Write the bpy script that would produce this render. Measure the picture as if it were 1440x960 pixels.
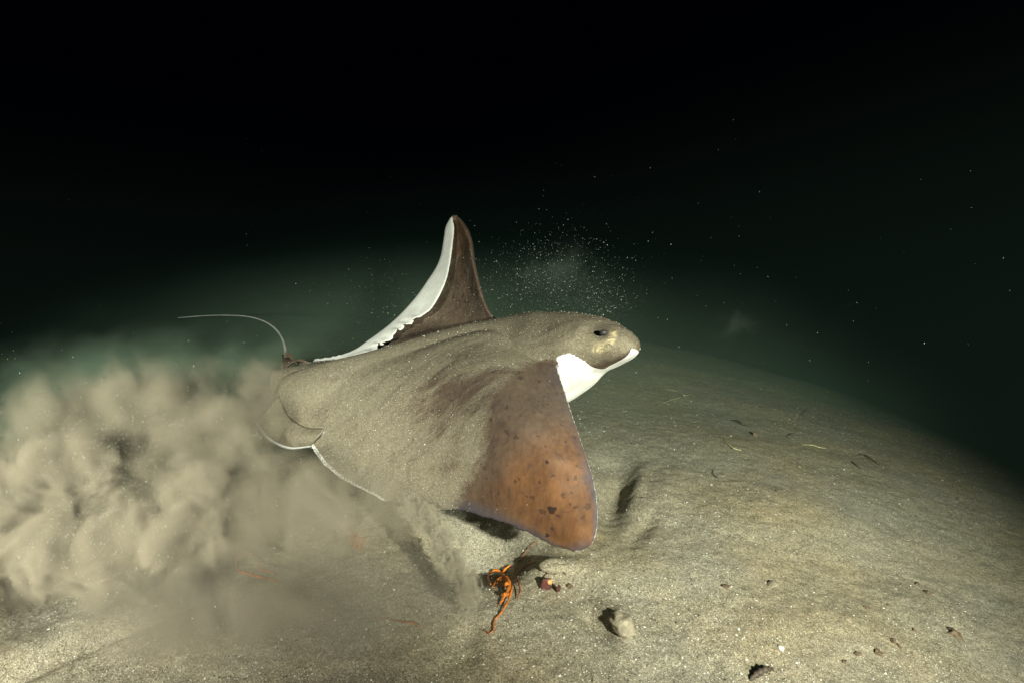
import bpy, bmesh, math, random
import numpy as np
from mathutils import Vector, Matrix, kdtree
R = math.radians
random.seed(7); rng = np.random.default_rng(11)
sc = bpy.context.scene
col = sc.collection
for o in list(bpy.data.objects): bpy.data.objects.remove(o)

# ------------------------------------------------------------------ camera
PITCH = R(20); H = 0.85; F = 938.0
CAM = Vector((0, 0, H))
FWD = Vector((0, math.cos(PITCH), -math.sin(PITCH)))
UPV = Vector((0, math.sin(PITCH), math.cos(PITCH)))
cd = bpy.data.cameras.new('camera'); cam = bpy.data.objects.new('camera', cd); col.objects.link(cam)
cam.location = CAM; cam.rotation_euler = (math.pi / 2 - PITCH, 0, 0)
cd.sensor_width = 36; cd.lens = 36 * F / 1440; cd.clip_start = .02; cd.clip_end = 400
cd.dof.use_dof = True; cd.dof.focus_distance = 1.45; cd.dof.aperture_fstop = 5.6
sc.camera = cam

# ------------------------------------------------------------------ world, light, exposure
w = bpy.data.worlds.new('World'); sc.world = w; w.use_nodes = True
bg = w.node_tree.nodes['Background']
bg.inputs[0].default_value = (0.0, 0.0008, 0.006, 1); bg.inputs[1].default_value = .15
sc.view_settings.view_transform = 'Standard'; sc.view_settings.look = 'None'
sc.view_settings.exposure = 0; sc.view_settings.gamma = 1

def strobe(name, loc, target, power, size, blend, colr, rad=.035, wide=1.0):
    l = bpy.data.lights.new(name, 'SPOT'); l.energy = power; l.spot_size = R(size); l.spot_blend = blend
    l.color = colr; l.shadow_soft_size = rad
    o = bpy.data.objects.new(name, l); col.objects.link(o); o.location = loc
    o.rotation_euler = (Vector(target) - Vector(loc)).to_track_quat('-Z', 'Y').to_euler()
    o.scale = (wide, 1, 1)
    return o
# the photographer's two strobes, on arms to the right and left of the lens
strobe('strobe_lamp', (0.86, -0.62, 1.16), (0.50, 1.45, 0.06), 680, 45, 1.0, (1, .94, .80), wide=1.3)
strobe('strobe_lamp', (-0.84, -0.62, 1.02), (-0.86, 1.45, 0.08), 470, 43, 1.0, (1, .94, .82), wide=1.3)
sc.cycles.use_denoising = True
try: sc.cycles.denoiser = 'OPENIMAGEDENOISE'
except Exception: pass
sc.cycles.volume_bounces = 0
sc.cycles.max_bounces = 5
sc.cycles.volume_max_steps = 256
sc.cycles.volume_step_rate = 0.9
sc.cycles.use_adaptive_sampling = True

# ------------------------------------------------------------------ numeric helpers
def P(px, py, d):
    px, py, d = float(px), float(py), float(d)
    return CAM + d * (FWD + Vector((1, 0, 0)) * ((px - 720) / F) + UPV * ((480 - py) / F))

_tab = rng.random(1 << 16)
def _h(ix, iy, s):
    return _tab[((ix * 73856093) ^ (iy * 19349663) ^ (s * 83492791)) & 0xFFFF]
def vnoise(x, y, s=0):
    x = np.asarray(x, float); y = np.asarray(y, float)
    ix = np.floor(x).astype(np.int64); iy = np.floor(y).astype(np.int64)
    fx = x - ix; fy = y - iy; fx = fx * fx * (3 - 2 * fx); fy = fy * fy * (3 - 2 * fy)
    return ((_h(ix, iy, s) * (1 - fx) + _h(ix + 1, iy, s) * fx) * (1 - fy) + (_h(ix, iy + 1, s) * (1 - fx) + _h(ix + 1, iy + 1, s) * fx) * fy) * 2 - 1
def fbm(x, y, s=0, o=4):
    r = 0; a = 1
    for k in range(o):
        r = r + a * vnoise(np.asarray(x) * 2 ** k + 13.7 * k, np.asarray(y) * 2 ** k + 5.1 * k, s + k); a *= .5
    return r

def gbase(x, y):
    dx = x + .3; hx = np.where(abs(dx) < 4, dx * dx, 8 * abs(dx) - 16); hy = np.where(abs(y) < 7, y * y, 14 * abs(y) - 49)
    return -np.where(dx > 0, .070, .055) * hx - .034 * hy
def raw_hit(px, py):
    for i in range(2):
        ds = np.linspace(.5, 8, 3000)
        u = (480 - py) / F
        X = ds * (px - 720) / F; Y = ds * (math.cos(PITCH) + u * math.sin(PITCH)); Z = H + ds * (-math.sin(PITCH) + u * math.cos(PITCH))
        m = Z < gbase(X, Y)
        k = int(m.argmax())
        return X[k], Y[k]
BUMPS = []   # (x, y, sx, sy, angle, height)
def bump(px, py, sx, sy, ang, hgt):
    x, y = raw_hit(px, py); BUMPS.append((x, y, sx, sy, ang, hgt))
bump(676, 768, .085, .07, 0.2, -.11)      # hollow under the wing
bump(866, 690, .030, .13, -.25, -.036)    # rake marks beside the wing
bump(895, 690, .02, .11, -.35, .012)
bump(850, 655, .03, .05, -.4, -.018)
bump(905, 745, .018, .08, -.5, -.010)
bump(928, 700, .04, .14, -.4, .012)
bump(868, 880, .028, .045, .35, .020)     # sandy lump
bump(842, 876, .016, .045, .55, -.022)
bump(775, 796, .045, .02, 0, .016)
bump(800, 830, .06, .04, 0, -.012)
bump(1000, 640, .3, .2, 0, .015)
bump(150, 905, .20, .016, .75, -.022)     # trough edge lower left
bump(110, 900, .22, .05, .75, .02)
bump(655, 900, .02, .04, 0, -.012)
bump(1100, 720, .22, .12, .4, .018)
bump(1250, 800, .2, .12, .4, -.012)
bump(900, 800, .16, .10, .4, .012)
bump(1160, 880, .10, .05, .2, .008)
def ground(x, y, fine=True):
    z = gbase(x, y)
    for (bx, by, sx, sy, a, hh) in BUMPS:
        c, s = math.cos(a), math.sin(a)
        u = ((x - bx) * c + (y - by) * s) / sx; v = (-(x - bx) * s + (y - by) * c) / sy
        z = z + hh * np.exp(-(u * u + v * v) * .7)
    if fine:
        near = np.exp(-np.maximum(0, np.hypot(x, y) - 1.5) * .6)
        z = z + .013 * fbm(x * 1.6, y * 1.6, 3, 3) + near * (.0022 * fbm(x * 9, y * 9, 20, 3) + .0014 * fbm(x * 45, y * 45, 40, 3))
    return z
def gz(x, y): return float(ground(np.array([x]), np.array([y]))[0])
def G(px, py, dz=0.0):
    """the point of the sand that the pixel sees"""
    ds = np.linspace(.5, 8, 6000)
    u = (480 - py) / F
    X = ds * (px - 720) / F; Y = ds * (math.cos(PITCH) + u * math.sin(PITCH)); Z = H + ds * (-math.sin(PITCH) + u * math.cos(PITCH))
    m = Z < ground(X, Y); k = int(m.argmax()) if m.any() else 5999
    return Vector((X[k], Y[k], float(ground(X[k:k+1], Y[k:k+1])[0]) + dz))

def mesh_np(name, verts, faces, mat=None, parent=None, smooth=True):
    me = bpy.data.meshes.new(name)
    verts = np.asarray(verts, np.float32); faces = np.asarray(faces, np.int32)
    n, k = faces.shape
    me.vertices.add(len(verts)); me.vertices.foreach_set('co', verts.ravel())
    me.loops.add(n * k); me.loops.foreach_set('vertex_index', faces.ravel())
    me.polygons.add(n); me.polygons.foreach_set('loop_start', np.arange(n, dtype=np.int32) * k)
    me.polygons.foreach_set('loop_total', np.full(n, k, np.int32))
    me.polygons.foreach_set('use_smooth', np.full(n, smooth, bool))
    me.update(calc_edges=True); me.validate()
    if mat: me.materials.append(mat)
    o = bpy.data.objects.new(name, me); col.objects.link(o)
    if parent: o.parent = parent
    return o
def from_bm(name, bm, mat, parent=None, smooth=True):
    me = bpy.data.meshes.new(name); bm.to_mesh(me); bm.free()
    for p in me.polygons: p.use_smooth = smooth
    if mat: me.materials.append(mat)
    o = bpy.data.objects.new(name, me); col.objects.link(o)
    if parent: o.parent = parent
    return o
def tag(o, label=None, cat=None, group=None, kind=None):
    if label: o['label'] = label
    if cat: o['category'] = cat
    if group: o['group'] = group
    if kind: o['kind'] = kind
    return o
def empty(name, loc):
    o = bpy.data.objects.new(name, None); o.empty_display_size = .05; o.location = loc; col.objects.link(o); return o

def catmull(P0, ts, knots):
    """interpolate rows P0 (n, k) at knots, at params ts"""
    P0 = np.asarray(P0, float); knots = np.asarray(knots, float); n = len(knots)
    out = []
    for t in ts:
        i = int(np.clip(np.searchsorted(knots, t, side='right') - 1, 0, n - 2))
        t0, t1 = knots[i], knots[i + 1]; u = (t - t0) / (t1 - t0)
        a, b = P0[i], P0[i + 1]
        ma = (P0[i + 1] - P0[i - 1]) / (knots[i + 1] - knots[i - 1]) if i > 0 else (b - a) / (t1 - t0)
        mb = (P0[i + 2] - P0[i]) / (knots[i + 2] - knots[i]) if i < n - 2 else (b - a) / (t1 - t0)
        hh = t1 - t0
        out.append((2*u**3-3*u**2+1) * a + (u**3-2*u**2+u) * hh * ma + (-2*u**3+3*u**2) * b + (u**3-u**2) * hh * mb)
    return np.array(out)

def tube(path, radii, seg=10, flat=1.0, caps=True):
    """closed tapering tube -> bmesh"""
    bm = bmesh.new(); rings = []
    n = len(path); prev = None
    for i, p in enumerate(path):
        p = Vector(p); t = (Vector(path[min(i + 1, n - 1)]) - Vector(path[max(i - 1, 0)])).normalized()
        if prev is None:
            a = t.orthogonal().normalized()
        else:
            a = (prev - t * prev.dot(t)).normalized()
        prev = a; b = t.cross(a)
        rings.append([bm.verts.new(p + float(radii[i]) * (a * math.cos(k * 2 * math.pi / seg) + b * flat * math.sin(k * 2 * math.pi / seg))) for k in range(seg)])
    for i in range(n - 1):
        for k in range(seg):
            bm.faces.new((rings[i][k], rings[i][(k + 1) % seg], rings[i + 1][(k + 1) % seg], rings[i + 1][k]))
    if caps:
        bm.faces.new(rings[0][::-1]); bm.faces.new(rings[-1])
    return bm

# ------------------------------------------------------------------ materials
def mat(name):
    m = bpy.data.materials.new(name); m.use_nodes = True
    nt = m.node_tree; nt.nodes.clear()
    out = nt.nodes.new('ShaderNodeOutputMaterial')
    return m, nt, out
def N(nt, t, **kw):
    n = nt.nodes.new(t)
    for k, v in kw.items():
        if k.startswith('i_'): n.inputs[k[2:].replace('_', ' ')].default_value = v
        else: setattr(n, k, v)
    return n
def mixc(nt, fac, a, b, mode='MIX'):
    m = nt.nodes.new('ShaderNodeMix'); m.data_type = 'RGBA'; m.blend_type = mode
    for s, v in ((0, fac), (6, a), (7, b)):
        if isinstance(v, bpy.types.NodeSocket): nt.links.new(v, m.inputs[s])
        else: m.inputs[s].default_value = v
    return m.outputs[2]
def ramp(nt, src, stops):
    r = nt.nodes.new('ShaderNodeValToRGB'); e = r.color_ramp.elements
    while len(e) < len(stops): e.new(.5)
    for k, (p, c) in enumerate(stops):
        e[k].position = p; e[k].color = (c, c, c, 1) if not isinstance(c, tuple) else (*c, 1)
    nt.links.new(src, r.inputs[0]); return r.outputs[0]
def math_(nt, op, a, b=None, c=None, clamp=False):
    m = nt.nodes.new('ShaderNodeMath'); m.operation = op; m.use_clamp = clamp
    for s, v in ((0, a), (1, b), (2, c)):
        if v is None: continue
        if isinstance(v, bpy.types.NodeSocket): nt.links.new(v, m.inputs[s])
        else: m.inputs[s].default_value = v
    return m.outputs[0]
def noise(nt, vec, scale, detail=3, rough=.55, dist=0):
    n = N(nt, 'ShaderNodeTexNoise'); n.inputs['Scale'].default_value = scale; n.inputs['Detail'].default_value = detail
    n.inputs['Roughness'].default_value = rough; n.inputs['Distortion'].default_value = dist
    nt.links.new(vec, n.inputs['Vector']); return n.outputs[0]

def grains(nt, vec, warm=1.0):
    """the colour of mixed sand grains; returns colour and a height"""
    v = N(nt, 'ShaderNodeTexVoronoi'); v.inputs['Scale'].default_value = 760; nt.links.new(vec, v.inputs['Vector'])
    sep = N(nt, 'ShaderNodeSeparateColor'); nt.links.new(v.outputs['Color'], sep.inputs[0])
    c = ramp(nt, sep.outputs[0], [(0, (.055, .05, .038)), (.12, (.16, .145, .105)), (.55, (.265, .240, .185)), (.9, (.36, .33, .265)), (.985, (.55, .52, .44))])
    v2 = N(nt, 'ShaderNodeTexVoronoi'); v2.inputs['Scale'].default_value = 210; nt.links.new(vec, v2.inputs['Vector'])
    s2 = N(nt, 'ShaderNodeSeparateColor'); nt.links.new(v2.outputs['Color'], s2.inputs[0])
    t2 = ramp(nt, s2.outputs[1], [(0, .62), (.08, .80), (.5, .98), (1, 1.12)])
    c = mixc(nt, 1, c, t2, 'MULTIPLY')
    return c, v.outputs['Distance']

def sand_mat():
    m, nt, out = mat('sand')
    g = N(nt, 'ShaderNodeNewGeometry'); vec = g.outputs['Position']
    c, hgt = grains(nt, vec)
    big = noise(nt, vec, 2.2, 5, .6)
    c = mixc(nt, ramp(nt, big, [(.35, 0), (.65, 1)]), c, mixc(nt, 1, c, (1.12, 1.0, .80, 1), 'MULTIPLY'))
    mid = noise(nt, vec, 14, 4, .6)
    c = mixc(nt, 1, c, ramp(nt, mid, [(.3, .82), (.7, 1.1)]), 'MULTIPLY')
    b = N(nt, 'ShaderNodeBsdfPrincipled'); nt.links.new(c, b.inputs['Base Color'])
    b.inputs['Roughness'].default_value = .75; b.inputs['Specular IOR Level'].default_value = .35
    bp = N(nt, 'ShaderNodeBump'); bp.inputs['Strength'].default_value = .55; bp.inputs['Distance'].default_value = .0016
    n1 = noise(nt, vec, 260, 3, .7)
    nt.links.new(math_(nt, 'ADD', n1, math_(nt, 'MULTIPLY', hgt, -.5)), bp.inputs['Height'])
    bp2 = N(nt, 'ShaderNodeBump'); bp2.inputs['Strength'].default_value = .35; bp2.inputs['Distance'].default_value = .004
    nt.links.new(noise(nt, vec, 60, 4, .6), bp2.inputs['Height']); nt.links.new(bp.outputs[0], bp2.inputs['Normal'])
    nt.links.new(bp2.outputs[0], b.inputs['Normal']); nt.links.new(b.outputs[0], out.inputs[0])
    return m

def plain(name, c, rough=.6, scale=60, var=.35, bump_=.3, spec=.4, dist=.002, sub=0):
    m, nt, out = mat(name)
    g = N(nt, 'ShaderNodeNewGeometry'); vec = g.outputs['Position']
    n = noise(nt, vec, scale, 4, .6)
    colr = mixc(nt, ramp(nt, n, [(.3, 0), (.7, 1)]), (*[x * (1 - var) for x in c], 1), (*[min(1, x * (1 + var)) for x in c], 1))
    b = N(nt, 'ShaderNodeBsdfPrincipled'); nt.links.new(colr, b.inputs['Base Color'])
    b.inputs['Roughness'].default_value = rough; b.inputs['Specular IOR Level'].default_value = spec
    if sub: b.inputs['Subsurface Weight'].default_value = sub; b.inputs['Subsurface Scale'].default_value = .01
    bp = N(nt, 'ShaderNodeBump'); bp.inputs['Strength'].default_value = bump_; bp.inputs['Distance'].default_value = dist
    nt.links.new(n, bp.inputs['Height']); nt.links.new(bp.outputs[0], b.inputs['Normal'])
    nt.links.new(b.outputs[0], out.inputs[0]); return m

def ray_mat():
    """attributes on the skin: sand (sand lying on it), white (pale underside), rim (slate edge), orange (bare rusty wing)"""
    m, nt, out = mat('ray_skin')
    g = N(nt, 'ShaderNodeNewGeometry'); vec = g.outputs['Position']
    at = {k: N(nt, 'ShaderNodeAttribute', attribute_name=k).outputs['Fac'] for k in ('sand', 'white', 'rim', 'bare', 'face', 'eyepatch_shade')}
    n1 = noise(nt, vec, 18, 5, .6); n2 = noise(nt, vec, 7, 4, .6, .5)
    skin = mixc(nt, ramp(nt, n1, [(.3, 0), (.7, 1)]), (.060, .042, .032, 1), (.092, .065, .047, 1))
    mpf = N(nt, 'ShaderNodeMapping'); mpf.inputs['Scale'].default_value = (1, 1, .22); mpf.inputs['Rotation'].default_value = (0, R(20), 0); nt.links.new(vec, mpf.inputs['Vector'])
    n5 = noise(nt, mpf.outputs[0], 120, 5, .7)
    rust = mixc(nt, ramp(nt, n1, [(.3, 0), (.72, 1)]), (.098, .044, .020, 1), (.165, .075, .031, 1))
    bm_ = math_(nt, 'ADD', at['bare'], math_(nt, 'MULTIPLY', math_(nt, 'SUBTRACT', n2, .5), .5), clamp=True)
    c = mixc(nt, bm_, skin, rust)
    c = mixc(nt, 1, c, ramp(nt, n5, [(.3, .72), (.7, 1.2)]), 'MULTIPLY')
    # dark spots and mottles
    v = N(nt, 'ShaderNodeTexVoronoi'); v.inputs['Scale'].default_value = 38
    wob = N(nt, 'ShaderNodeTexNoise'); wob.inputs['Scale'].default_value = 90; nt.links.new(vec, wob.inputs['Vector'])
    wv = N(nt, 'ShaderNodeVectorMath', operation='MULTIPLY_ADD'); nt.links.new(wob.outputs['Color'], wv.inputs[0]); wv.inputs[1].default_value = (.012, .012, .012); nt.links.new(vec, wv.inputs[2])
    nt.links.new(wv.outputs[0], v.inputs['Vector'])
    sp = N(nt, 'ShaderNodeSeparateColor'); nt.links.new(v.outputs['Color'], sp.inputs[0])
    spot = math_(nt, 'LESS_THAN', v.outputs['Distance'], math_(nt, 'MULTIPLY', math_(nt, 'SUBTRACT', sp.outputs[0], .45), .62))
    gate = ramp(nt, at['bare'], [(.40, .15), (.6, 1)]); spot = math_(nt, 'MULTIPLY', spot, gate)
    c = mixc(nt, math_(nt, 'MULTIPLY', spot, .85), c, (.014, .009, .009, 1))
    v3 = N(nt, 'ShaderNodeTexVoronoi'); v3.inputs['Scale'].default_value = 70; nt.links.new(wv.outputs[0], v3.inputs['Vector'])
    sp3 = N(nt, 'ShaderNodeSeparateColor'); nt.links.new(v3.outputs['Color'], sp3.inputs[0])
    spot3 = math_(nt, 'LESS_THAN', v3.outputs['Distance'], math_(nt, 'MULTIPLY', math_(nt, 'SUBTRACT', sp3.outputs[1], .5), .8))
    c = mixc(nt, math_(nt, 'MULTIPLY', spot3, .55), c, (.022, .013, .012, 1))
    blotch = ramp(nt, noise(nt, vec, 32, 4, .65, .8), [(.56, 0), (.68, 1)])
    c = mixc(nt, math_(nt, 'MULTIPLY', blotch, .55), c, (.045, .028, .026, 1))
    # slate rim
    rimn = math_(nt, 'ADD', at['rim'], math_(nt, 'MULTIPLY', math_(nt, 'SUBTRACT', noise(nt, vec, 40, 3, .6), .5), .9), clamp=True)
    c = mixc(nt, math_(nt, 'MULTIPLY', rimn, ramp(nt, at['rim'], [(0, 0), (.25, 1)])), c, (.050, .046, .060, 1))
    # face: pale golden flecks behind the eye
    # sand lying on the back
    gc, hgt = grains(nt, vec)
    mp = N(nt, 'ShaderNodeMapping'); mp.inputs['Rotation'].default_value = (0, 0, R(-38)); mp.inputs['Scale'].default_value = (1, 4.5, 1.6)
    nt.links.new(vec, mp.inputs['Vector'])
    st = noise(nt, mp.outputs[0], 6, 8, .74, .6)
    gr = noise(nt, vec, 420, 2, .7)
    cov = math_(nt, 'ADD', at['sand'], math_(nt, 'MULTIPLY', math_(nt, 'SUBTRACT', st, .5), 1.9))
    cov = math_(nt, 'ADD', cov, math_(nt, 'MULTIPLY', math_(nt, 'SUBTRACT', gr, .5), 1.1))
    cov = ramp(nt, cov, [(.30, 0), (.75, 1)])
    cov = math_(nt, 'MULTIPLY', cov, ramp(nt, at['sand'], [(.02, 0), (.2, 1)]))
    gc = mixc(nt, .5, gc, (.21, .19, .14, 1))
    gc = mixc(nt, 1, gc, (.86, .82, .76, 1), 'MULTIPLY')
    c = mixc(nt, math_(nt, 'MULTIPLY', cov, .82), c, gc)
    c = mixc(nt, math_(nt, 'MULTIPLY', at['eyepatch_shade'], .85, clamp=True), c, (.035, .027, .024, 1))
    fn = ramp(nt, noise(nt, vec, 90, 3, .7, 1), [(.42, 0), (.58, 1)])
    c = mixc(nt, math_(nt, 'MULTIPLY', at['face'], fn), c, (.55, .45, .26, 1))
    # white underside
    wn = noise(nt, vec, 30, 4, .6)
    wc = mixc(nt, ramp(nt, wn, [(.3, 0), (.7, 1)]), (.60, .59, .56, 1), (.78, .77, .74, 1))
    wf = math_(nt, 'ADD', at['white'], math_(nt, 'MULTIPLY', math_(nt, 'SUBTRACT', noise(nt, vec, 55, 3, .6), .5), .04))
    wc = mixc(nt, math_(nt, 'MULTIPLY', at['eyepatch_shade'], .9, clamp=True), wc, (.30, .28, .24, 1))
    c = mixc(nt, ramp(nt, wf, [(.42, 0), (.58, 1)]), c, wc)
    b = N(nt, 'ShaderNodeBsdfPrincipled'); nt.links.new(c, b.inputs['Base Color'])
    rr = mixc(nt, cov, (.60, .60, .60, 1), (.85, .85, .85, 1)); nt.links.new(rr, b.inputs['Roughness'])
    b.inputs['Specular IOR Level'].default_value = .18
    b.inputs['Subsurface Weight'].default_value = .03; b.inputs['Subsurface Scale'].default_value = .01
    bp = N(nt, 'ShaderNodeBump'); bp.inputs['Strength'].default_value = .35; bp.inputs['Distance'].default_value = .0015
    hh = math_(nt, 'MULTIPLY', cov, math_(nt, 'ADD', .6, gr)); nt.links.new(hh, bp.inputs['Height'])
    bp2 = N(nt, 'ShaderNodeBump'); bp2.inputs['Strength'].default_value = .3; bp2.inputs['Distance'].default_value = .002
    nt.links.new(noise(nt, vec, 70, 4, .6), bp2.inputs['Height']); nt.links.new(bp.outputs[0], bp2.inputs['Normal'])
    nt.links.new(bp2.outputs[0], b.inputs['Normal']); nt.links.new(b.outputs[0], out.inputs[0])
    return m

M_sand = sand_mat(); M_ray = ray_mat()
M_chip = plain('shell_chip', (.58, .56, .49), .3, 300, .35, 0, .6)
M_darkgrain = plain('dark_grain', (.045, .035, .028), .6, 300, .4, 0, .3)
M_fleck = plain('suspended_grain', (.36, .38, .32), .5, 200, .2, 0, .4)
M_orange = plain('orange_seaweed', (.52, .15, .018), .65, 90, .5, .5, .2)
M_orange2 = plain('rust_seaweed', (.27, .085, .025), .7, 90, .5, .5, .2)
M_twig = plain('pale_twig', (.42, .36, .20), .6, 200, .35, .3)
M_dtwig = plain('dark_twig', (.055, .040, .028), .6, 200, .4, .3)
M_shell = plain('dark_red_shell', (.075, .022, .018), .4, 150, .5, .4, .5)
M_flesh = plain('orange_flesh', (.75, .28, .10), .45, 150, .2, .2)
M_eye = plain('eye_dark', (.012, .010, .009), .6, 100, .1, 0, .6)
M_palestone = plain('pale_rock', (.27, .23, .165), .8, 90, .35, .8, .2, .004)
M_brown = plain('brown_cast', (.12, .085, .055), .8, 150, .4, .6, .2, .003)

# ------------------------------------------------------------------ the sea bed
def axis(a, b, n, lo, hi, m):
    core = np.linspace(lo, hi, n)
    L = lo - np.geomspace(.02, lo - a, m)[::-1] if True else []
    Rr = hi + np.geomspace(.02, b - hi, m)
    return np.concatenate([L, core, Rr])
xs = axis(-22, 22, 620, -1.45, 1.45, 60); ys = axis(-14, 26, 520, .45, 2.9, 70)
X, Y = np.meshgrid(xs, ys)
Z = ground(X, Y)
far = np.hypot(X, Y - 1)
V = np.stack([X, Y, Z], -1).reshape(-1, 3)
ny, nx = X.shape
idx = np.arange(ny * nx).reshape(ny, nx)
Fq = np.stack([idx[:-1, :-1], idx[:-1, 1:], idx[1:, 1:], idx[1:, :-1]], -1).reshape(-1, 4)
tag(mesh_np('sea_floor', V, Fq, M_sand), 'rolling sandy sea floor flecked with broken shell', None, None, 'structure')

# ------------------------------------------------------------------ the bat ray
# rows across the disc from the near wing tip to the far wing tip; each (v, px, py, depth) from leading to trailing edge
rows = [
 [(0, 829, 770, 1.20), (.5, 822, 772, 1.20), (1, 812, 775, 1.20)],
 [(0, 836, 758, 1.195), (.5, 815, 764, 1.20), (1, 797, 772, 1.21)],
 [(0, 840, 735, 1.20), (.5, 808, 746, 1.205), (1, 773, 765, 1.23)],
 [(0, 840, 708, 1.21), (.5, 793, 722, 1.215), (1, 740, 749, 1.25)],
 [(0, 835, 675, 1.225), (.5, 772, 695, 1.225), (1, 700, 733, 1.28)],
 [(0, 826, 642, 1.24), (.35, 775, 652, 1.22), (.7, 712, 680, 1.25), (1, 655, 720, 1.315)],
 [(0, 815, 610, 1.26), (.35, 752, 625, 1.235), (.7, 680, 660, 1.27), (1, 600, 716, 1.36)],
 [(0, 804, 577, 1.285), (.35, 728, 595, 1.25), (.7, 645, 640, 1.31), (1, 550, 707, 1.40)],
 [(0, 794, 545, 1.31), (.35, 705, 565, 1.28), (.7, 610, 610, 1.36), (1, 502, 686, 1.45)],
 [(0, 786, 520, 1.335), (.35, 690, 535, 1.32), (.7, 580, 580, 1.41), (1, 460, 658, 1.49)],
 [(0, 784, 507, 1.36), (.35, 680, 510, 1.36), (.7, 560, 550, 1.45), (1, 432, 622, 1.54)],
 [(0, 790, 495, 1.42), (.35, 680, 486, 1.415), (.7, 550, 520, 1.505), (1, 388, 570, 1.61)],
 [(0, 788, 475, 1.49), (.35, 680, 466, 1.47), (.7, 545, 500, 1.57), (1, 384, 520, 1.67)],
 [(0, 775, 462, 1.56), (.35, 680, 462, 1.60), (.7, 520, 503, 1.69), (.85, 440, 508, 1.75), (1, 462, 518, 1.72)],
 [(0, 750, 455, 1.59), (.35, 680, 462, 1.63), (.7, 540, 496, 1.73), (.85, 492, 501, 1.76), (1, 515, 503, 1.72)],
 [(0, 720, 452, 1.62), (.35, 670, 465, 1.67), (.7, 565, 480, 1.76), (.85, 524, 481, 1.785), (1, 538, 484, 1.73)],
 [(0, 696, 450, 1.645), (.35, 660, 458, 1.72), (.7, 595, 458, 1.80), (.85, 556, 456, 1.80), (1, 573, 457, 1.74)],
 [(0, 681, 428, 1.66), (.35, 655, 438, 1.74), (.7, 612, 436, 1.81), (.85, 582, 429, 1.81), (1, 605, 438, 1.74)],
 [(0, 671, 398, 1.68), (.35, 655, 408, 1.75), (.7, 622, 402, 1.82), (.85, 606, 397, 1.81), (1, 626, 402, 1.745)],
 [(0, 664, 368, 1.70), (.35, 652, 375, 1.76), (.7, 632, 371, 1.81), (.85, 622, 370, 1.80), (1, 634, 372, 1.755)],
 [(0, 660, 340, 1.72), (.35, 650, 345, 1.77), (.7, 636, 342, 1.80), (.85, 628.5, 342, 1.79), (1, 638, 343, 1.76)],
 [(0, 652, 320, 1.74), (.35, 646, 323, 1.77), (.7, 637, 321, 1.79), (.85, 631.5, 319, 1.785), (1, 640, 321, 1.765)],
 [(0, 643, 304, 1.765), (.5, 639, 302, 1.77), (1, 637, 306, 1.77)],
]
NV = 72; NS = 230
vv = np.linspace(0, 1, NV); vv = vv * .75 + .25 * (1 - np.cos(vv * math.pi)) / 2
R7 = []
for r in rows:
    ks = [q[0] for q in r]; R7.append(catmull([q[1:] for q in r], vv, ks))
R7 = np.array(R7)                                   # (nrows, NV, 3)
nr = len(rows); ss = np.linspace(0, nr - 1, NS)
S = catmull(R7.reshape(nr, -1), ss, np.arange(nr)).reshape(NS, NV, 3)
sgrid = np.repeat(ss[:, None], NV, 1); vgrid = np.repeat(vv[None], NS, 0)
# frilled trailing edge of the far wing
fr = (fbm(sgrid * 9, vgrid * 0, 5, 2)) * np.clip((sgrid - 12.6) * 1.5, 0, 1) * np.clip((17 - sgrid), 0, 1) * np.clip((vgrid - .93) * 14, 0, 1)
S[..., 0] += fr * 3.0; S[..., 1] += fr * 3.5
fr2 = fbm(sgrid * 4, vgrid * 0, 15, 2) * np.clip((vgrid - .8) * 5, 0, 1) * np.clip((12 - sgrid), 0, 1)
S[..., 1] += fr2 * 1.5
fwd, up = np.array(FWD), np.array(UPV)
W = np.array(CAM) + S[..., 2:3] * (fwd + np.array([1, 0, 0]) * ((S[..., 0:1] - 720) / F) + up * ((480 - S[..., 1:2]) / F))
du = np.gradient(W, axis=0); dv = np.gradient(W, axis=1)
nrm = np.cross(dv, du); nrm /= np.linalg.norm(nrm, axis=-1, keepdims=True) + 1e-9
# dorsal side faces the camera on the near wing
ref = nrm[60, 30] @ (np.array(CAM) - W[60, 30])
if ref < 0: nrm = -nrm
for _ in range(4):
    nrm[1:-1] = (nrm[:-2] + 2 * nrm[1:-1] + nrm[2:]) / 4
# soft muscle ripples
W = W + nrm * (.0011 * fbm(sgrid * .9, vgrid * 7, 31, 3) * np.sin(vgrid * math.pi))[..., None]
body = np.exp(-((sgrid - 11.2) / 2.4) ** 2)
tip = np.minimum(np.clip(sgrid / 1.2, 0, 1), np.clip((nr - 1 - sgrid) / 1.2, 0, 1))
prof = np.clip(np.sin(np.clip(vgrid, 0, 1) ** .62 * math.pi), 0, 1) ** .8
thick = .0052 + (.013 + .045 * body) * prof * tip
bot = W - nrm * thick[..., None]
src_v = np.concatenate([W.reshape(-1, 3), bot.reshape(-1, 3)])
i0 = np.arange(NS * NV).reshape(NS, NV); i1 = i0 + NS * NV
q = [np.stack([i0[:-1, :-1], i0[1:, :-1], i0[1:, 1:], i0[:-1, 1:]], -1).reshape(-1, 4),
     np.stack([i1[:-1, :-1], i1[:-1, 1:], i1[1:, 1:], i1[1:, :-1]], -1).reshape(-1, 4)]
def strip(a0, a1, b0, b1): q.append(np.stack([a0, b0, b1, a1], -1))
strip(i0[:-1, 0], i0[1:, 0], i1[:-1, 0], i1[1:, 0]); strip(i0[1:, -1], i0[:-1, -1], i1[1:, -1], i1[:-1, -1])
strip(i0[0, 1:], i0[0, :-1], i1[0, 1:], i1[0, :-1]); strip(i0[-1, :-1], i0[-1, 1:], i1[-1, :-1], i1[-1, 1:])
src_f = np.concatenate(q)
def sstep(x, a, b):
    t = np.clip((x - a) / (b - a), 0, 1); return t * t * (3 - 2 * t)
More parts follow.
